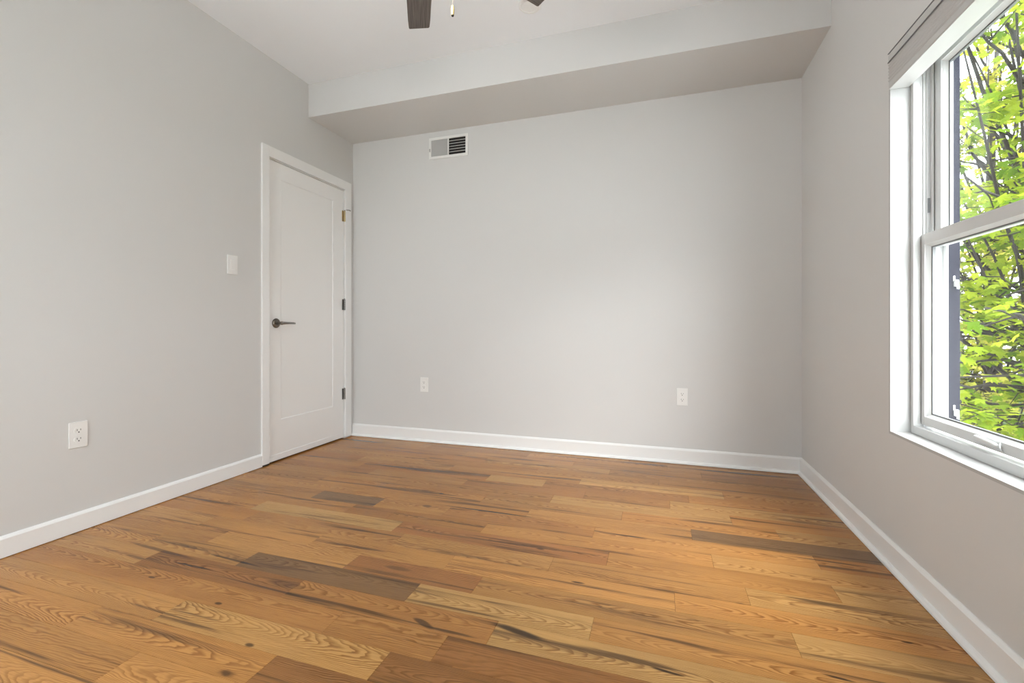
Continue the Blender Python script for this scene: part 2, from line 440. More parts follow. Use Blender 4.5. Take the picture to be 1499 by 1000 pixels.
box(b, XL, RX0, YR - 0.12, YR, 0, ZC); box(b, RX1, XR, YR - 0.12, YR, 0, ZC)
box(b, RX0, RX1, YR - 0.12, YR, 0, RZ0); box(b, RX0, RX1, YR - 0.12, YR, RZ1, ZC)
struct('wall_rear', b, M_WALL, 'wall behind the camera', 'wall')
b = B(); box(b, XL - 0.12, XR + WT, YR - 0.12, YB + 0.12, ZC, ZC + 0.15)
struct('ceiling', b, M_CEIL, 'smooth white ceiling with the fan', 'ceiling')
b = B(); box(b, XL, XR, YS, YB, ZS, ZC)
struct('soffit', b, M_WALL, 'boxed grey soffit along the top of the back wall', 'soffit')

# baseboards: profile (side, up); side + is to the right of travel
H = 0.092
def board(h): return [(0, 0.003), (0.013, 0.003), (0.013, h - 0.012), (0.008, h - 0.004), (0.004, h), (0, h)]
SHOE = [(0.012, 0.002), (0.028, 0.002), (0.027, 0.009), (0.023, 0.015), (0.017, 0.019), (0.012, 0.020)]
b = B()
prism(b, board(0.088), (XL, YR, 0), (XL, DY0 - 0.058, 0))
struct('baseboard_left', b, M_TRIM, 'white baseboard below the left wall', 'baseboard')
b = B()
prism(b, board(0.102), (XL, YB, 0), (XR, YB, 0)); prism(b, SHOE, (XL, YB, 0), (XR, YB, 0))
struct('baseboard_back', b, M_TRIM, 'white baseboard below the back wall', 'baseboard')
b = B()
prism(b, board(0.102), (XR, YB - 0.012, 0), (XR, YR, 0)); prism(b, SHOE, (XR, YB - 0.026, 0), (XR, YR, 0))
struct('baseboard_right', b, M_TRIM, 'white baseboard with shoe moulding below the right wall', 'baseboard')

# ------------------------------------------------------------------ door
def build_door():
    r = root('door_1', (XL, (DY0 + DY1) / 2, 0), 'closed white single panel door in the left wall', 'door', kind='structure')
    y0, y1, z0, z1 = DY0 + 0.004, DY1 - 0.004, 0.013, 2.060
    p0, p1, q0, q1 = 2.512, 3.045, 0.283, 1.950
    xf, xb = XL - 0.004, XL - 0.042
    b = B()
    box(b, xb, xf, y0, p0, z0, z1); box(b, xb, xf, p1, y1, z0, z1)
    box(b, xb, xf, p0, p1, z0, q0); box(b, xb, xf, p0, p1, q1, z1)
    # recessed flat panel with a sloped edge
    e = 0.006; d = 0.004
    o = [(xf, p0, q0), (xf, p1, q0), (xf, p1, q1), (xf, p0, q1)]
    i = [(xf - d, p0 + e, q0 + e), (xf - d, p1 - e, q0 + e), (xf - d, p1 - e, q1 - e), (xf - d, p0 + e, q1 - e)]
    O = [b.verts.new(v) for v in o]; I = [b.verts.new(v) for v in i]
    for k in range(4): b.faces.new((O[k], O[(k + 1) % 4], I[(k + 1) % 4], I[k]))
    b.faces.new(I)
    leaf = obj('door_leaf', b, M_DOOR, r, fix=False)
    b = B(); box(b, xf, xf + 0.004, y0 + 0.004, y1 - 0.004, 0.010, 0.050)
    obj('door_sweep', b, M_DOOR, r, bevel=0.001)
    b = B()   # jamb lining and stop
    box(b, XL - 0.12, XL, DY0 - 0.001, y0 - 0.003, 0.008, DZ1); box(b, XL - 0.12, XL, y1 + 0.003, DY1 + 0.001, 0.008, DZ1)
    box(b, XL - 0.12, XL, DY0, DY1, z1 + 0.004, DZ1 + 0.001)
    box(b, XL - 0.06, XL - 0.044, y0 - 0.003, y1 + 0.003, z1 - 0.02, z1 + 0.006)
    box(b, XL - 0.06, XL - 0.044, y0 - 0.003, y0 + 0.02, 0.0, z1); box(b, XL - 0.06, XL - 0.044, y1 - 0.02, y1 + 0.003, 0.0, z1)
    obj('door_jamb', b, M_TRIM, r)
    b = B(); cw = 0.058; cx = XL + 0.015
    box(b, XL, cx, DY0 - cw, DY0 - 0.001, 0.011, DZ1 + 0.074); box(b, XL, cx, DY1 + 0.001, DY1 + 0.074, 0.011, DZ1 + 0.074)
    box(b, XL, cx, DY0 - 0.001, DY1 + 0.001, DZ1 + 0.002, DZ1 + 0.074)
    obj('door_casing', b, M_TRIM, r, bevel=0.002)
    b = B(); box(b, XL + 0.001, XL + 0.010, DY0 - cw + 0.004, DY0 - 0.001, 0.0, 0.011)
    obj('casing_gap_shade', b, M_DARK, r)  # dark strip drawn for the shade below the raised casing foot
    # hinges
    for k, zc in enumerate((1.850, 1.113, 0.370)):
        b = B(); m = M_BRASS if k == 0 else M_STEEL
        X = XL + 0.006; Y = DY1 + 0.0005
        for s in range(5):
            M = Matrix.Translation((X, Y, zc - 0.0445 + s * 0.0178))
            lathe(b, [(0.0, 0), (0.0062, 0.0004), (0.0065, 0.002), (0.0065, 0.0158), (0.0062, 0.0172), (0.0, 0.0176)], M, 14)
        lathe(b, [(0.0, 0), (0.004, 0), (0.005, 0.003), (0.003, 0.006), (0, 0.007)], Matrix.Translation((X, Y, zc + 0.0445)), 12)
        box(b, XL - 0.0035, XL - 0.001, Y - 0.022, Y - 0.006, zc - 0.0445, zc + 0.0445)
        box(b, XL - 0.002, XL + 0.0015, Y + 0.001, Y + 0.004, zc - 0.0445, zc + 0.0445)
        h = obj('hinge', b, m, r)
        if k == 0:
            h['label'] = 'brass top hinge with a small pin stop'
            b = B()
            tube(b, [(X, Y, zc + 0.050), (X + 0.010, Y + 0.012, zc + 0.054), (X + 0.022, Y + 0.030, zc + 0.056), (X + 0.030, Y + 0.036, zc + 0.050)], [0.0035, 0.003, 0.003, 0.004], 8)
            tube(b, [(X, Y, zc + 0.048), (X + 0.012, Y - 0.012, zc + 0.046), (X + 0.016, Y - 0.020, zc + 0.040)], [0.003, 0.003, 0.0035], 8)
            obj('pin_stop', b, M_STEEL, h)
    # lever handle
    hy, hz = 2.470, 0.952
    Mx = Matrix.Translation((xf, hy, hz)) @ Matrix.Rotation(PI / 2, 4, 'Y')
    b = B(); lathe(b, [(0, 0), (0.033, 0.0), (0.033, 0.004), (0.030, 0.008), (0.020, 0.011), (0.014, 0.012), (0.0, 0.012)], Mx, 36)
    hd = obj('door_handle', b, M_NICKEL, r); hd['label'] = 'aged nickel lever handle'
    b = B(); lathe(b, [(0.0, 0.011), (0.0125, 0.011), (0.0105, 0.020), (0.0105, 0.046), (0.012, 0.050), (0.010, 0.060), (0.0, 0.061)], Mx, 24)
    obj('handle_neck', b, M_NICKEL, hd)
    b = B(); X = xf + 0.054
    tube(b, [(X, hy - 0.006, hz), (X + 0.001, hy + 0.03, hz + 0.001), (X, hy + 0.07, hz + 0.001), (X - 0.003, hy + 0.105, hz), (X - 0.006, hy + 0.122, hz - 0.001)],
         [0.010, 0.0085, 0.0072, 0.0066, 0.0058], 14)
    obj('lever', b, M_STEEL, hd, bevel=0.0)
    return r
build_door()

# ------------------------------------------------------------------ window
def build_window():
    r = root('window_1', (XR + 0.10, (WY0 + WY1) / 2, WZ0), 'white double hung window in the right wall', 'window', kind='structure')
    D = lambda d: XR + d
    Wd = WY1 - WY0
    def ring(b, d0, d1, s0, s1, zb0, zb1, zt0, zt1):
        """rectangular ring: stiles s0..s1 from each side, rails zb0..zb1 and zt0..zt1"""
        box(b, D(d0), D(d1), WY1 - s1, WY1 - s0, zb0, zt1); box(b, D(d0), D(d1), WY0 + s0, WY0 + s1, zb0, zt1)
        box(b, D(d0), D(d1), WY0 + s1, WY1 - s1, zb0, zb1); box(b, D(d0), D(d1), WY0 + s1, WY1 - s1, zt0, zt1)
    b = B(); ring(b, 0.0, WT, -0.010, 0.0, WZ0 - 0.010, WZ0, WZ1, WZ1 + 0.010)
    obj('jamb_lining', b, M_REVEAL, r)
    # vinyl frame
    b = B()
    ring(b, 0.065, 0.088, 0.0, 0.019, WZ0, 0.549, WZ1 - 0.03, WZ1)
    ring(b, 0.088, 0.165, 0.0, 0.014, WZ0, 0.545, WZ1 - 0.03, WZ1)
    for (d0, d1, s1) in ((0.096, 0.099, 0.019), (0.106, 0.109, 0.019), (0.119, 0.124, 0.030), (0.132, 0.135, 0.019), (0.158, 0.165, 0.035)):
        box(b, D(d0), D(d1), WY1 - s1, WY1 - 0.014, 0.545, WZ1 - 0.03); box(b, D(d0), D(d1), WY0 + 0.014, WY0 + s1, 0.545, WZ1 - 0.03)
    obj('frame', b, M_VINYL, r, bevel=0.0012)
    b = B(); box(b, D(0.110), D(0.118), WY1 - 0.018, WY1 - 0.0138, 1.355, 1.41)
    for k in range(5): box(b, D(0.111), D(0.117), WY1 - 0.020, WY1 - 0.018, 1.372 + 0.006 * k, 1.375 + 0.006 * k)
    obj('sash_balance', b, M_SPACER, r)
    b = B()
    ring(b, 0.167, 0.205, 0.0, 0.022, WZ0, WZ0 + 0.02, WZ1 - 0.022, WZ1)
    obj('exterior_trim', b, M_CAP, r)
    for zc in (1.085, 0.605):
        b = B(); Y = WY1 - 0.022
        box(b, D(0.186), D(0.198), Y - 0.010, Y, zc - 0.012, zc + 0.012); box(b, D(0.190), D(0.196), Y - 0.017, Y - 0.008, zc - 0.022, zc - 0.004)
        box(b, D(0.184), D(0.190), Y - 0.004, Y, zc + 0.008, zc + 0.028)
        obj('screen_clip', b, M_VINYL, r, bevel=0.001)
    # lower sash, inner track
    def sash(name, d0, d1, dg, s0, s1, zb0, zb1, zt0, zt1, lower):
        b = B()
        ring(b, d0, d1, s0, s1, zb0, zb1, zt0, zt1)
        # sloped glazing bead
        bd = 0.010
        for (ya, yb) in ((WY1 - s1, WY1 - s1 - bd), (WY0 + s1, WY0 + s1 + bd)):
            vs = [b.verts.new(v) for v in ((D(d0 + 0.004), ya, zb1), (D(dg - 0.002), yb, zb1), (D(dg - 0.002), ya, zb1),
                                           (D(d0 + 0.004), ya, zt0), (D(dg - 0.002), yb, zt0), (D(dg - 0.002), ya, zt0))]
            for q in ((0, 1, 2), (3, 5, 4), (0, 3, 4, 1), (1, 4, 5, 2), (2, 5, 3, 0)): b.faces.new([vs[i] for i in q])
        for (za, zb_) in ((zb1, zb1 + bd), (zt0, zt0 - bd)):
            vs = [b.verts.new(v) for v in ((D(d0 + 0.004), WY0 + s1, za), (D(dg - 0.002), WY0 + s1, zb_), (D(dg - 0.002), WY0 + s1, za),
                                           (D(d0 + 0.004), WY1 - s1, za), (D(dg - 0.002), WY1 - s1, zb_), (D(dg - 0.002), WY1 - s1, za))]
            for q in ((0, 1, 2), (3, 5, 4), (0, 3, 4, 1), (1, 4, 5, 2), (2, 5, 3, 0)): b.faces.new([vs[i] for i in q])
        s = obj(name, b, M_VINYL, r, bevel=0.001)
        b = B(); ring(b, dg - 0.001, dg + 0.009, s1, s1 + bd + 0.004, zb1, zb1 + bd + 0.004, zt0 - bd - 0.004, zt0)
        obj('glazing_spacer', b, M_SPACER, s)
        b = B(); box(b, D(dg), D(dg + 0.004), WY0 + s1, WY1 - s1, zb1, zt0)
        obj('pane', b, M_GLASS, s)
        return s
    lo = sash('lower_sash', 0.090, 0.120, 0.109, 0.017, 0.040, 0.556, 0.588, 1.232, 1.272, True)
    up = sash('upper_sash', 0.127, 0.160, 0.148, 0.020, 0.066, 1.225, 1.262, WZ1 - 0.085, WZ1 - 0.032, False)
    # lift handle on the bottom rail
    b = B(); Y0, Y1 = 1.800, 1.690; X = D(0.090)
    tube(b, [(X - 0.003, Y0, 0.580), (X - 0.009, Y0 - 0.012, 0.580), (X - 0.012, (Y0 + Y1) / 2, 0.579), (X - 0.011, Y1 + 0.012, 0.577), (X - 0.004, Y1, 0.573)],
         [0.005, 0.008, 0.009, 0.007, 0.004], 12)
    tube(b, [(X - 0.002, Y1 + 0.004, 0.584), (X - 0.010, Y1 - 0.008, 0.578), (X - 0.010, Y1 - 0.010, 0.568), (X - 0.001, Y1 - 0.006, 0.562)], [0.002, 0.0025, 0.0025, 0.002], 8)
    lf = obj('lift_handle', b, M_VINYL, lo)
    return r
build_window()

def build_fill_window():
    r = root('window_fill', ((RX0 + RX1) / 2, YR, RZ0), 'wide unseen window added behind the camera to fill the room with light', 'window', kind='structure')  # unseen window, added to light the room from behind
    b = B(); y0, y1 = YR - 0.10, YR - 0.04; xm = (RX0 + RX1) / 2
    box(b, RX0, RX0 + 0.05, y0, y1, RZ0, RZ1); box(b, RX1 - 0.05, RX1, y0, y1, RZ0, RZ1)
    box(b, RX0 + 0.05, RX1 - 0.05, y0, y1, RZ0, RZ0 + 0.05); box(b, RX0 + 0.05, RX1 - 0.05, y0, y1, RZ1 - 0.05, RZ1)
    box(b, xm - 0.025, xm + 0.025, y0, y1, RZ0 + 0.05, RZ1 - 0.05)
    obj('frame', b, M_VINYL, r)
    for (xa, xb) in ((RX0 + 0.05, xm - 0.025), (xm + 0.025, RX1 - 0.05)):
        b = B(); box(b, xa, xb, YR - 0.072, YR - 0.068, RZ0 + 0.05, RZ1 - 0.05)
        obj('pane', b, M_GLASS, r)
build_fill_window()

def build_shade():
    y0, y1 = WY0 + 0.004, WY1 - 0.004
    r = root('cellular_shade', (XR + 0.03, (y0 + y1) / 2, 1.985), 'raised grey cellular shade in the head of the window', 'window shade')
    xf, xb = XR - 0.008, XR + 0.058
    b = B()
    prism(b, [(-0.033, -0.018), (0.028, -0.018), (0.033, -0.012), (0.033, 0.010), (0.028, 0.0155), (-0.033, 0.0155)], ((xf + xb) / 2, y1, 1.967), ((xf + xb) / 2, y0, 1.967))
    obj('headrail', b, M_FAB, r)
    b = B(); box(b, xf - 0.003, xf + 0.0005, y0, y1, 1.947, 1.9495); box(b, xf - 0.002, xf + 0.001, y0, y1, 1.9815, 1.984)
    obj('shadow_line', b, M_SPACER, r)  # grey strips drawn for the shadow lines along the headrail
    b = B()   # pleated stack: zig-zag front
    n = 6; z_t, z_b = 1.946, 1.872; pr = []
    for k in range(n + 1):
        z = z_t + (z_b - z_t) * k / n
        pr.append((xf + 0.003, z))
        if k < n: pr.append((xf - 0.001, z + (z_b - z_t) * 0.5 / n))
    back = [(xb - 0.004, z_b), (xb - 0.004, z_t)]
    P = pr + back
    A_ = [b.verts.new((x, y0, z)) for x, z in P]; B_ = [b.verts.new((x, y1, z)) for x, z in P]
    for i in range(len(P)):
        j = (i + 1) % len(P); b.faces.new((A_[i], A_[j], B_[j], B_[i]))
    b.faces.new(A_[::-1]); b.faces.new(B_)
    obj('folded_fabric', b, M_FAB, r)
    b = B(); box(b, xf, xb, y0, y1, 1.848, 1.871)
    br = obj('bottom_rail', b, M_FAB, r, bevel=0.003)
    b = B(); box(b, xf + 0.002, xb - 0.001, y0 + 0.001, y1 - 0.001, 1.845, 1.849)
    u = obj('rail_underside', b, M_VINYL, br); u['label'] = 'white underside'
build_shade()

# ------------------------------------------------------------------ outlets, switch, vent
def plate_root(name, loc, rz, label, cat, group=None):
    r = root(name, loc, label, cat, group, rot=(0, 0, rz)); r['_local'] = 1
    return r

def build_outlet(loc, rz, label):
    r = plate_root('wall_outlet', loc, rz, label, 'outlet', 'wall outlets')
    b = B(); box(b, -0.0357, 0.0357, -0.0055, 0, -0.0585, 0.0585)
    obj('cover_plate', b, M_PLATE, r, bevel=0.0025)
    b = B(); lathe(b, [(0, 0.0), (0.0035, 0.0), (0.003, 0.0012), (0, 0.0014)], Matrix.Translation((0, -0.0055, 0)) @ Matrix.Rotation(PI / 2, 4, 'X'), 14)
    obj('screw', b, M_PLATE, r)
    for sg in (1, -1):
        b = B(); z = 0.0195 * sg
        pts = []
        for k in range(28):
            a = 2 * PI * k / 28
            pts.append((0.0172 * math.cos(a), max(-0.0142, min(0.0142, 0.0172 * math.sin(a)))))
        A_ = [b.verts.new((x, -0.0050, z + q)) for x, q in pts]; B_ = [b.verts.new((x, -0.0078, z + q)) for x, q in pts]
        for i in range(28): b.faces.new((A_[i], A_[(i + 1) % 28], B_[(i + 1) % 28], B_[i]))
        b.faces.new(B_)
        f = obj('receptacle', b, M_PLATE, r)
        b = B()
        box(b, -0.0075, -0.0055, -0.0083, -0.0076, z - 0.0015, z + 0.0070); box(b, 0.0055, 0.0075, -0.0083, -0.0076, z - 0.0005, z + 0.0070)
        lathe(b, [(0, 0), (0.0028, 0), (0.0028, 0.0006), (0, 0.0006)], Matrix.Translation((0, -0.0077, z - 0.0075)) @ Matrix.Rotation(PI / 2, 4, 'X'), 14)
        s = obj('slot', b, M_SLOT); s.parent = f
    return r
build_outlet((XL, 1.350, 0.4375), PI / 2, 'white duplex outlet low on the left wall')
build_outlet((-1.812, YB, 0.459), 0, 'white duplex outlet on the back wall near the door')
build_outlet((0.1485, YB, 0.452), 0, 'white duplex outlet on the back wall near the window')

r = plate_root('light_switch', (XL, 2.130, 1.308), PI / 2, 'white rocker light switch on the left wall beside the door', 'light switch')
b = B(); box(b, -0.0357, 0.0357, -0.0055, 0, -0.0585, 0.0585)
obj('cover_plate', b, M_PLATE, r, bevel=0.0025)
b = B(); box(b, -0.0172, 0.0172, -0.0063, -0.0050, -0.0335, 0.0335)
obj('switch_bezel', b, M_PLATE, r, bevel=0.0006)
b = B()
P = [(-0.0058, -0.030), (-0.0072, -0.030), (-0.0102, 0.030), (-0.0058, 0.030)]
A_ = [b.verts.new((-0.0145, y, z)) for y, z in P]; B_ = [b.verts.new((0.0145, y, z)) for y, z in P]
for i in range(4): b.faces.new((A_[i], A_[(i + 1) % 4], B_[(i + 1) % 4], B_[i]))
b.faces.new(A_[::-1]); b.faces.new(B_)
obj('rocker', b, M_PLATE, r, bevel=0.0006)

r = plate_root('air_vent', (-1.5965, YB, 2.362), 0, 'white supply air register high on the back wall', 'air vent')
vw, vh = 0.170, 0.0855
b = B(); fw = 0.020
for (x0, x1, z0, z1) in ((-vw, vw, -vh, -vh + fw), (-vw, vw, vh - fw, vh), (-vw, -vw + fw, -vh + fw, vh - fw), (vw - fw, vw, -vh + fw, vh - fw), (-0.004, 0.004, -vh + fw, vh - fw)):
    box(b, x0, x1, -0.008, 0, z0, z1)
obj('register_frame', b, M_PLATE, r)
b = B(); box(b, -vw + fw, vw - fw, -0.0010, -0.0002, -vh + fw, vh - fw)
obj('duct_shade', b, M_DARK, r)  # black sheet on the wall, stands for the shade inside the duct
zi = vh - fw
for k in range(5):
    z = zi - (k + 1.0) * 2 * zi / 6
    b = B()
    pr = [(-0.0075, z - 0.0028), (-0.0065, z - 0.0040), (-0.0015, z + 0.0034), (-0.0025, z + 0.0042)]
    A_ = [b.verts.new((0.004, y, q)) for y, q in pr]; B_ = [b.verts.new((vw - fw, y, q)) for y, q in pr]
    for i in range(4): b.faces.new((A_[i], A_[(i + 1) % 4], B_[(i + 1) % 4], B_[i]))
    b.faces.new(A_[::-1]); b.faces.new(B_)
    obj('louver', b, M_VENTGREY, r)
n = 16; w_ = (vw - fw - 0.004) / n
for k in range(n):
    x = -vw + fw + w_ * (k + 0.5)
    b = B()
    pr = [(x - w_ * 0.46, -0.0062), (x - w_ * 0.38, -0.0070), (x + w_ * 0.46, -0.0030), (x + w_ * 0.38, -0.0020)]
    A_ = [b.verts.new((px, y, -zi)) for px, y in pr]; B_ = [b.verts.new((px, y, zi)) for px, y in pr]
    for i in range(4): b.faces.new((A_[i], A_[(i + 1) % 4], B_[(i + 1) % 4], B_[i]))
    b.faces.new(A_[::-1]); b.faces.new(B_)
    obj('fin', b, M_VENTGREY, r)
b = B(); box(b, -vw + 0.006, -vw + 0.010, -0.017, -0.008, -0.020, -0.004); box(b, -vw + 0.003, -vw + 0.013, -0.010, -0.008, -0.026, 0.0)
obj('damper_lever', b, M_VENTGREY, r, bevel=0.0006)

# ------------------------------------------------------------------ ceiling fittings
r = root('ceiling_disc', (-0.694, 2.475, ZC), 'small white round flush fixture on the ceiling beside a fan blade', 'ceiling fixture')
b = B(); Md = Matrix.Translation((-0.694, 2.475, ZC)) @ Matrix.Rotation(PI, 4, 'X')
lathe(b, [(0.0, 0.0), (0.064, 0.0), (0.064, 0.006), (0.060, 0.010), (0.048, 0.011), (0.0475, 0.009)], Md, 48)
obj('trim_ring', b, M_PLATE, r)
b = B(); lathe(b, [(0.0475, 0.009), (0.030, 0.0095), (0.0, 0.010)], Md, 48)
obj('diffuser', b, M_PLATE, r)

def build_fan():
    hx, hy = -0.82, 1.445
    zb = 2.42
    r = root('ceiling_fan', (hx, hy, ZC), 'ceiling fan with weathered grey brown blades and a pull chain', 'ceiling fan')
    T = Matrix.Translation((hx, hy, 0))
    b = B(); lathe(b, [(0, ZC), (0.070, ZC), (0.070, ZC - 0.02), (0.055, ZC - 0.055), (0.020, ZC - 0.07), (0, ZC - 0.07)], T)
    obj('canopy', b, M_NICKEL, r)
    b = B(); lathe(b, [(0, ZC - 0.065), (0.013, ZC - 0.065), (0.013, 2.53), (0, 2.53)], T, 20)
    obj('downrod', b, M_NICKEL, r)
    b = B(); lathe(b, [(0, 2.55), (0.04, 2.55), (0.09, 2.53), (0.12, 2.50), (0.125, 2.45), (0.105, 2.405), (0.08, 2.385), (0.05, 2.375), (0, 2.375)], T)
    obj('motor_housing', b, M_NICKEL, r)
    b = B(); lathe(b, [(0, 2.378), (0.065, 2.378), (0.075, 2.365), (0.075, 2.345), (0.0, 2.345)], T)
    lk = obj('light_fitter', b, M_NICKEL, r)
    b = B(); lathe(b, [(0.06, 2.346), (0.10, 2.330), (0.118, 2.30), (0.105, 2.265), (0.07, 2.238), (0.03, 2.226), (0, 2.224)], T)
    obj('fill_bowl', b, M_BOWL, r)  # unseen bowl, lit to fill the room with added light
    L_, tilt = 0.66, math.radians(-9)
    for k in range(6):
        az = math.radians(119.2 - 59.0 * k) if k < 2 else math.radians(119.2 + 60.2 * (k - 1))
        M = T @ Matrix.Translation((0, 0, zb)) @ Matrix.Rotation(az, 4, 'Z') @ Matrix.Rotation(tilt, 4, 'X')
        b = B()
        # outline of the blade, root to tip, with slightly raked end
        up = [(0.20, 0.048), (0.30, 0.055), (0.45, 0.056), (0.60, 0.054), (L_ - 0.006, 0.0515), (L_, 0.048)]
        lo_ = [(L_ - 0.004, -0.046), (L_ - 0.012, -0.0500), (0.60, -0.053), (0.45, -0.056), (0.30, -0.055), (0.20, -0.048)]
        out = up + lo_
        A_ = [b.verts.new((x, y, 0.003)) for x, y in out]; B_ = [b.verts.new((x, y, -0.003)) for x, y in out]
        for i in range(len(out)):
            j = (i + 1) % len(out); b.faces.new((A_[i], A_[j], B_[j], B_[i]))
        b.faces.new(A_); b.faces.new(B_[::-1])
        bmesh.ops.recalc_face_normals(b, faces=b.faces[:])
        me = bpy.data.meshes.new('fan_blade'); b.to_mesh(me); b.free(); me.materials.append(M_BLADE)
        bl = bpy.data.objects.new('fan_blade', me); COL.objects.link(bl); bl.parent = r
        bl.matrix_local = Matrix.Translation(-Vector((hx, hy, ZC))) @ M
        bi = B(); box(bi, 0.10, 0.27, -0.016, 0.016, 0.0032, 0.0075)
        for xx in (0.215, 0.25): lathe(bi, [(0, -0.005), (0.005, -0.005), (0.005, -0.003), (0, -0.003)], Matrix.Translation((xx, 0, 0)), 10)
        bmesh.ops.recalc_face_normals(bi, faces=bi.faces[:])
        me = bpy.data.meshes.new('blade_iron'); bi.to_mesh(me); bi.free(); me.materials.append(M_NICKEL)
        io = bpy.data.objects.new('blade_iron', me); COL.objects.link(io); io.parent = bl
    # pull chain with fob
    cxp, cyp = PULL
    zt, zf = 2.352, PULL_Z
    tx = hx + (cxp - hx) * 0.078 / math.hypot(cxp - hx, cyp - hy); ty = hy + (cyp - hy) * 0.078 / math.hypot(cxp - hx, cyp - hy)
    b = B(); tube(b, [(tx, ty, zt), (cxp, cyp, zt - 0.006), (cxp, cyp, zf)], [0.0006] * 3, 6)
    k = 0
    while zf + 0.0045 * k < zt - 0.01:
        bmesh.ops.create_icosphere(b, subdivisions=1, radius=0.0012, matrix=Matrix.Translation((cxp, cyp, zf + 0.0045 * k))); k += 1
    ch = obj('pull_chain', b, M_CHAIN, r)
    b = B(); F = Matrix.Translation((cxp, cyp, zf)) @ Matrix.Rotation(PI, 4, 'X')
    lathe(b, [(0, -0.001), (0.004, 0.0), (0.0066, 0.006), (0.0076, 0.016), (0.0074, 0.026), (0.0058, 0.034)], F, 20)
    lathe(b, [(0.0058, 0.034), (0.0062, 0.036), (0.0058, 0.038)], F, 20)
    lathe(b, [(0.0055, 0.038), (0.0045, 0.042), (0, 0.043)], F, 20, mi=1)
    f = obj('fob', b, [M_FOB, M_DARK], ch); f['label'] = 'pale gold fob with dark tip'
PULL, PULL_Z = (-0.745, 1.475), 2.19
def pull_at(px, py_top, py_bot, z_top):
    pass
# fob hangs from the fitter: its top shows at pixel (662, 8)
_t = (PULL_Z - 0.92) / ((479.7 - 8) / 665.4)
_X = (662.5 - 749.5) / 665.4 * _t
PULL = (_X * math.cos(0.31314) - _t * math.sin(0.31314), _X * math.sin(0.31314) + _t * math.cos(0.31314))
build_fan()

# ------------------------------------------------------------------ outdoors
b = B(); box(b, 0.90, XR + WT, -8.5, YR - 0.13, -3.1, 3.2)  # unseen wall, added to keep direct sun out of the rear opening
struct('wall_sun_block', b, M_WALL, 'outside wall added unseen to block the sun from the fill window', 'wall')
b = B(); box(b, XL - 0.3, 0.90, YR - 2.6, YR - 0.13, 2.40, 2.52)  # unseen slab, added to hold sky light off the floor inside
struct('sky_block_roof', b, M_CEIL, 'flat roof added unseen to block sky light above the fill window', 'roof')
b = B(); box(b, -60, 60, -60, 60, -3.3, -3.1)
tag(obj('ground', b, M_GROUND), 'ground far below the window made pale to bounce light indoors', 'ground', kind='structure')

b = B(); box(b, 1.6, 50, 3.2, 45, -3.1, -3.04); box(b, 9.0, 50, -12.0, 3.2, -3.1, -3.04)
tag(obj('lawn', b, M_LAWN), 'green lawn under the trees outside the window', 'lawn', kind='structure')

LEAF = []
for a, rr in ((90, 1.0), (76, 0.70), (70, 0.74), (62, 0.46), (48, 0.78), (38, 0.92), (28, 0.62), (22, 0.64), (8, 0.38), (-8, 0.56), (-22, 0.60), (-45, 0.34), (-80, 0.22),
              (-100, 0.22), (-135, 0.34), (-158, 0.60), (-172, 0.56), (172, 0.38), (158, 0.64), (152, 0.62), (142, 0.92), (132, 0.78), (118, 0.46), (110, 0.74), (104, 0.70)):
    LEAF.append((rr * math.cos(math.radians(a)), rr * math.sin(math.radians(a))))

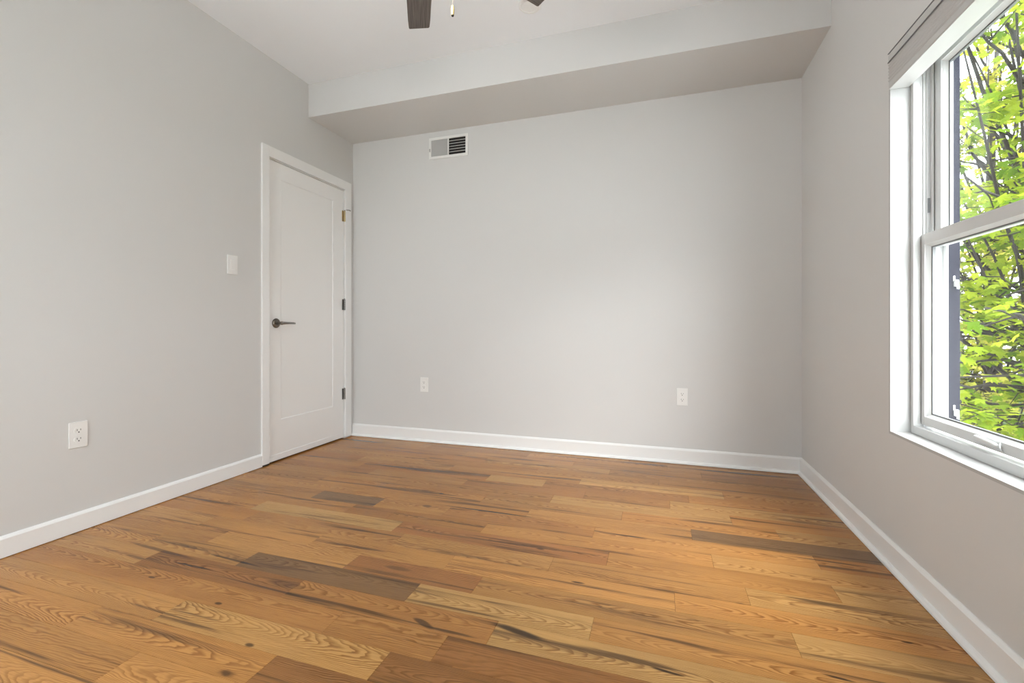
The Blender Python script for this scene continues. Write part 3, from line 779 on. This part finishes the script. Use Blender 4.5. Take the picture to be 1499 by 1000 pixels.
def build_tree(name, loc, height, label, clusters, leaf_r, n_leaf, material, seed, lean=(0, 0), keep=None):
    rng = random.Random(seed)
    r = root(name, loc, label, 'tree', 'trees outside the window')
    base = Vector(loc)
    bm = B()
    top = base + Vector((lean[0], lean[1], height))
    tp = [base + (top - base) * t + Vector((rng.uniform(-.08, .08), rng.uniform(-.08, .08), 0)) * (t * 2) for t in (0, .2, .4, .6, .8, 1.0)]
    tube(bm, tp, [0.17, 0.15, 0.12, 0.09, 0.06, 0.02], 10)
    verts, faces = [], []
    def leaf(p, rad):
        # leaves lie roughly flat in tiers, tips drooping
        yaw = rng.uniform(0, 2 * PI); tl = rng.gauss(0.35, 0.35); rl = rng.gauss(0, 0.35)
        M = Matrix.Rotation(yaw, 3, 'Z') @ Matrix.Rotation(-tl, 3, 'X') @ Matrix.Rotation(rl, 3, 'Y')
        i0 = len(verts)
        for (x, y) in [(0, 0.05)] + LEAF:
            q = M @ Vector((x * rad, y * rad, -0.16 * rad * (x * x + y * y) + 0.10 * rad * abs(x)))
            verts.append(p + q)
        n = len(LEAF)
        for k in range(n): faces.append((i0, i0 + 1 + k, i0 + 1 + (k + 1) % n))
    for (cx, cy, cz, sx, sy, sz, nb) in clusters:
        for k in range(nb):
            tip = Vector((cx + rng.gauss(0, sx), cy + rng.gauss(0, sy), cz + rng.gauss(0, sz)))
            if keep and not keep(tip): continue
            t = rng.uniform(0.25, 0.9)
            st = base + (top - base) * t
            if st.z > tip.z: 
                t = max(0.15, min(0.9, (tip.z - base.z - 0.3) / height)); st = base + (top - base) * t
            mid = (st + tip) / 2 + Vector((rng.uniform(-.25, .25), rng.uniform(-.25, .25), rng.uniform(-.05, .30)))
            pts = []
            for q in range(9):
                w = q / 8; pp = st * (1 - w) ** 2 + mid * 2 * w * (1 - w) + tip * w * w
                pts.append(pp + Vector((rng.uniform(-.03, .03), rng.uniform(-.03, .03), rng.uniform(-.03, .03))))
            tube(bm, pts, [0.026 - 0.0026 * q for q in range(9)], 6)
            for tw in range(5):
                q = rng.choice((4, 5, 6, 7, 8)); p0 = pts[q]
                d = Vector((rng.gauss(0, 1), rng.gauss(0, 1), rng.gauss(0, 0.35))).normalized() * rng.uniform(0.2, 0.5)
                p1 = p0 + d * 0.5 + Vector((0, 0, rng.uniform(0, 0.06))); p2 = p0 + d
                tube(bm, [p0, p1, p2], [0.007, 0.005, 0.003], 5)
                for j in range(n_leaf):
                    w = rng.uniform(0.2, 1.1)
                    c = p0.lerp(p2, w) + Vector((rng.gauss(0, .09), rng.gauss(0, .09), rng.gauss(0, .04)))
                    if keep and not keep(c): continue
                    leaf(c, leaf_r * rng.uniform(0.6, 1.15))
    obj('trunk', bm, M_BARK, r)
    me = bpy.data.meshes.new('foliage'); me.from_pydata(verts, [], faces); me.materials.append(material)
    o = bpy.data.objects.new('foliage', me); COL.objects.link(o); o.parent = r
    o.matrix_parent_inverse = Matrix.Translation(loc).inverted()
    return r

clear = lambda p: p.x > XR + WT + 0.35 + max(0.0, (2.2 - p.y)) * 1.2
build_tree('maple_tree', (4.3, 6.6, -3.1), 8.0, 'nearest maple tree with dark branches and bright green leaves outside the window',
           [(2.4, 4.2, 0.4, 0.5, 0.7, 0.8, 28), (2.5, 4.4, 2.4, 0.6, 0.7, 0.9, 30), (3.2, 5.4, 3.8, 0.9, 0.9, 0.8, 34), (3.6, 5.6, 1.2, 0.9, 0.9, 1.1, 36), (5.2, 7.0, 3.5, 1.2, 1.2, 1.2, 22)],
           0.085, 11, M_LEAF, 3, (-0.4, -0.5), clear)
build_tree('yellow_green_tree', (6.2, 11.5, -3.1), 9.5, 'yellow green tree standing behind the nearest maple outside the window',
           [(5.4, 9.6, 1.0, 1.1, 1.1, 1.4, 44), (6.0, 10.5, 4.4, 1.4, 1.3, 1.6, 60), (6.0, 10.5, -1.0, 1.4, 1.2, 1.0, 40)],
           0.10, 9, M_LEAF2, 7, (0, -0.4))
build_tree('dark_green_tree', (15.5, 13.0, -3.1), 6.0, 'darker green tree far off to the right outside the window',
           [(15, 12.5, 0.5, 1.4, 1.4, 1.2, 36), (15, 12.5, -1.2, 1.4, 1.4, 0.7, 20)],
           0.12, 8, M_LEAF3, 9)

build_tree('distant_shrub', (12.0, 24.0, -3.1), 4.0, 'broad dim shrub mass farthest away at the end of the lawn outside the window',
           [(11.8, 23.0, -1.6, 2.2, 0.8, 0.9, 70), (11.8, 23.0, 0.2, 2.2, 0.8, 1.2, 70)], 0.17, 8, M_LEAF2, 13)

build_tree('round_tree', (14.0, 6.0, -3.1), 6.5, 'round headed tree standing alone straight out from the window',
           [(14.0, 6.0, 0.6, 1.2, 1.2, 1.2, 44), (14.0, 6.0, 2.4, 0.9, 0.9, 0.8, 24)], 0.12, 9, M_LEAF, 17)
build_tree('tall_tree', (17.0, -1.0, -3.1), 8.0, 'tall tree on the lawn farthest to the right outside the window',
           [(17.0, -1.0, 0.8, 1.3, 1.3, 1.5, 44), (17.0, -1.0, 3.2, 1.0, 1.0, 1.0, 26)], 0.13, 9, M_LEAF3, 19)

for o in bpy.data.objects:
    if '_local' in o: del o['_local']
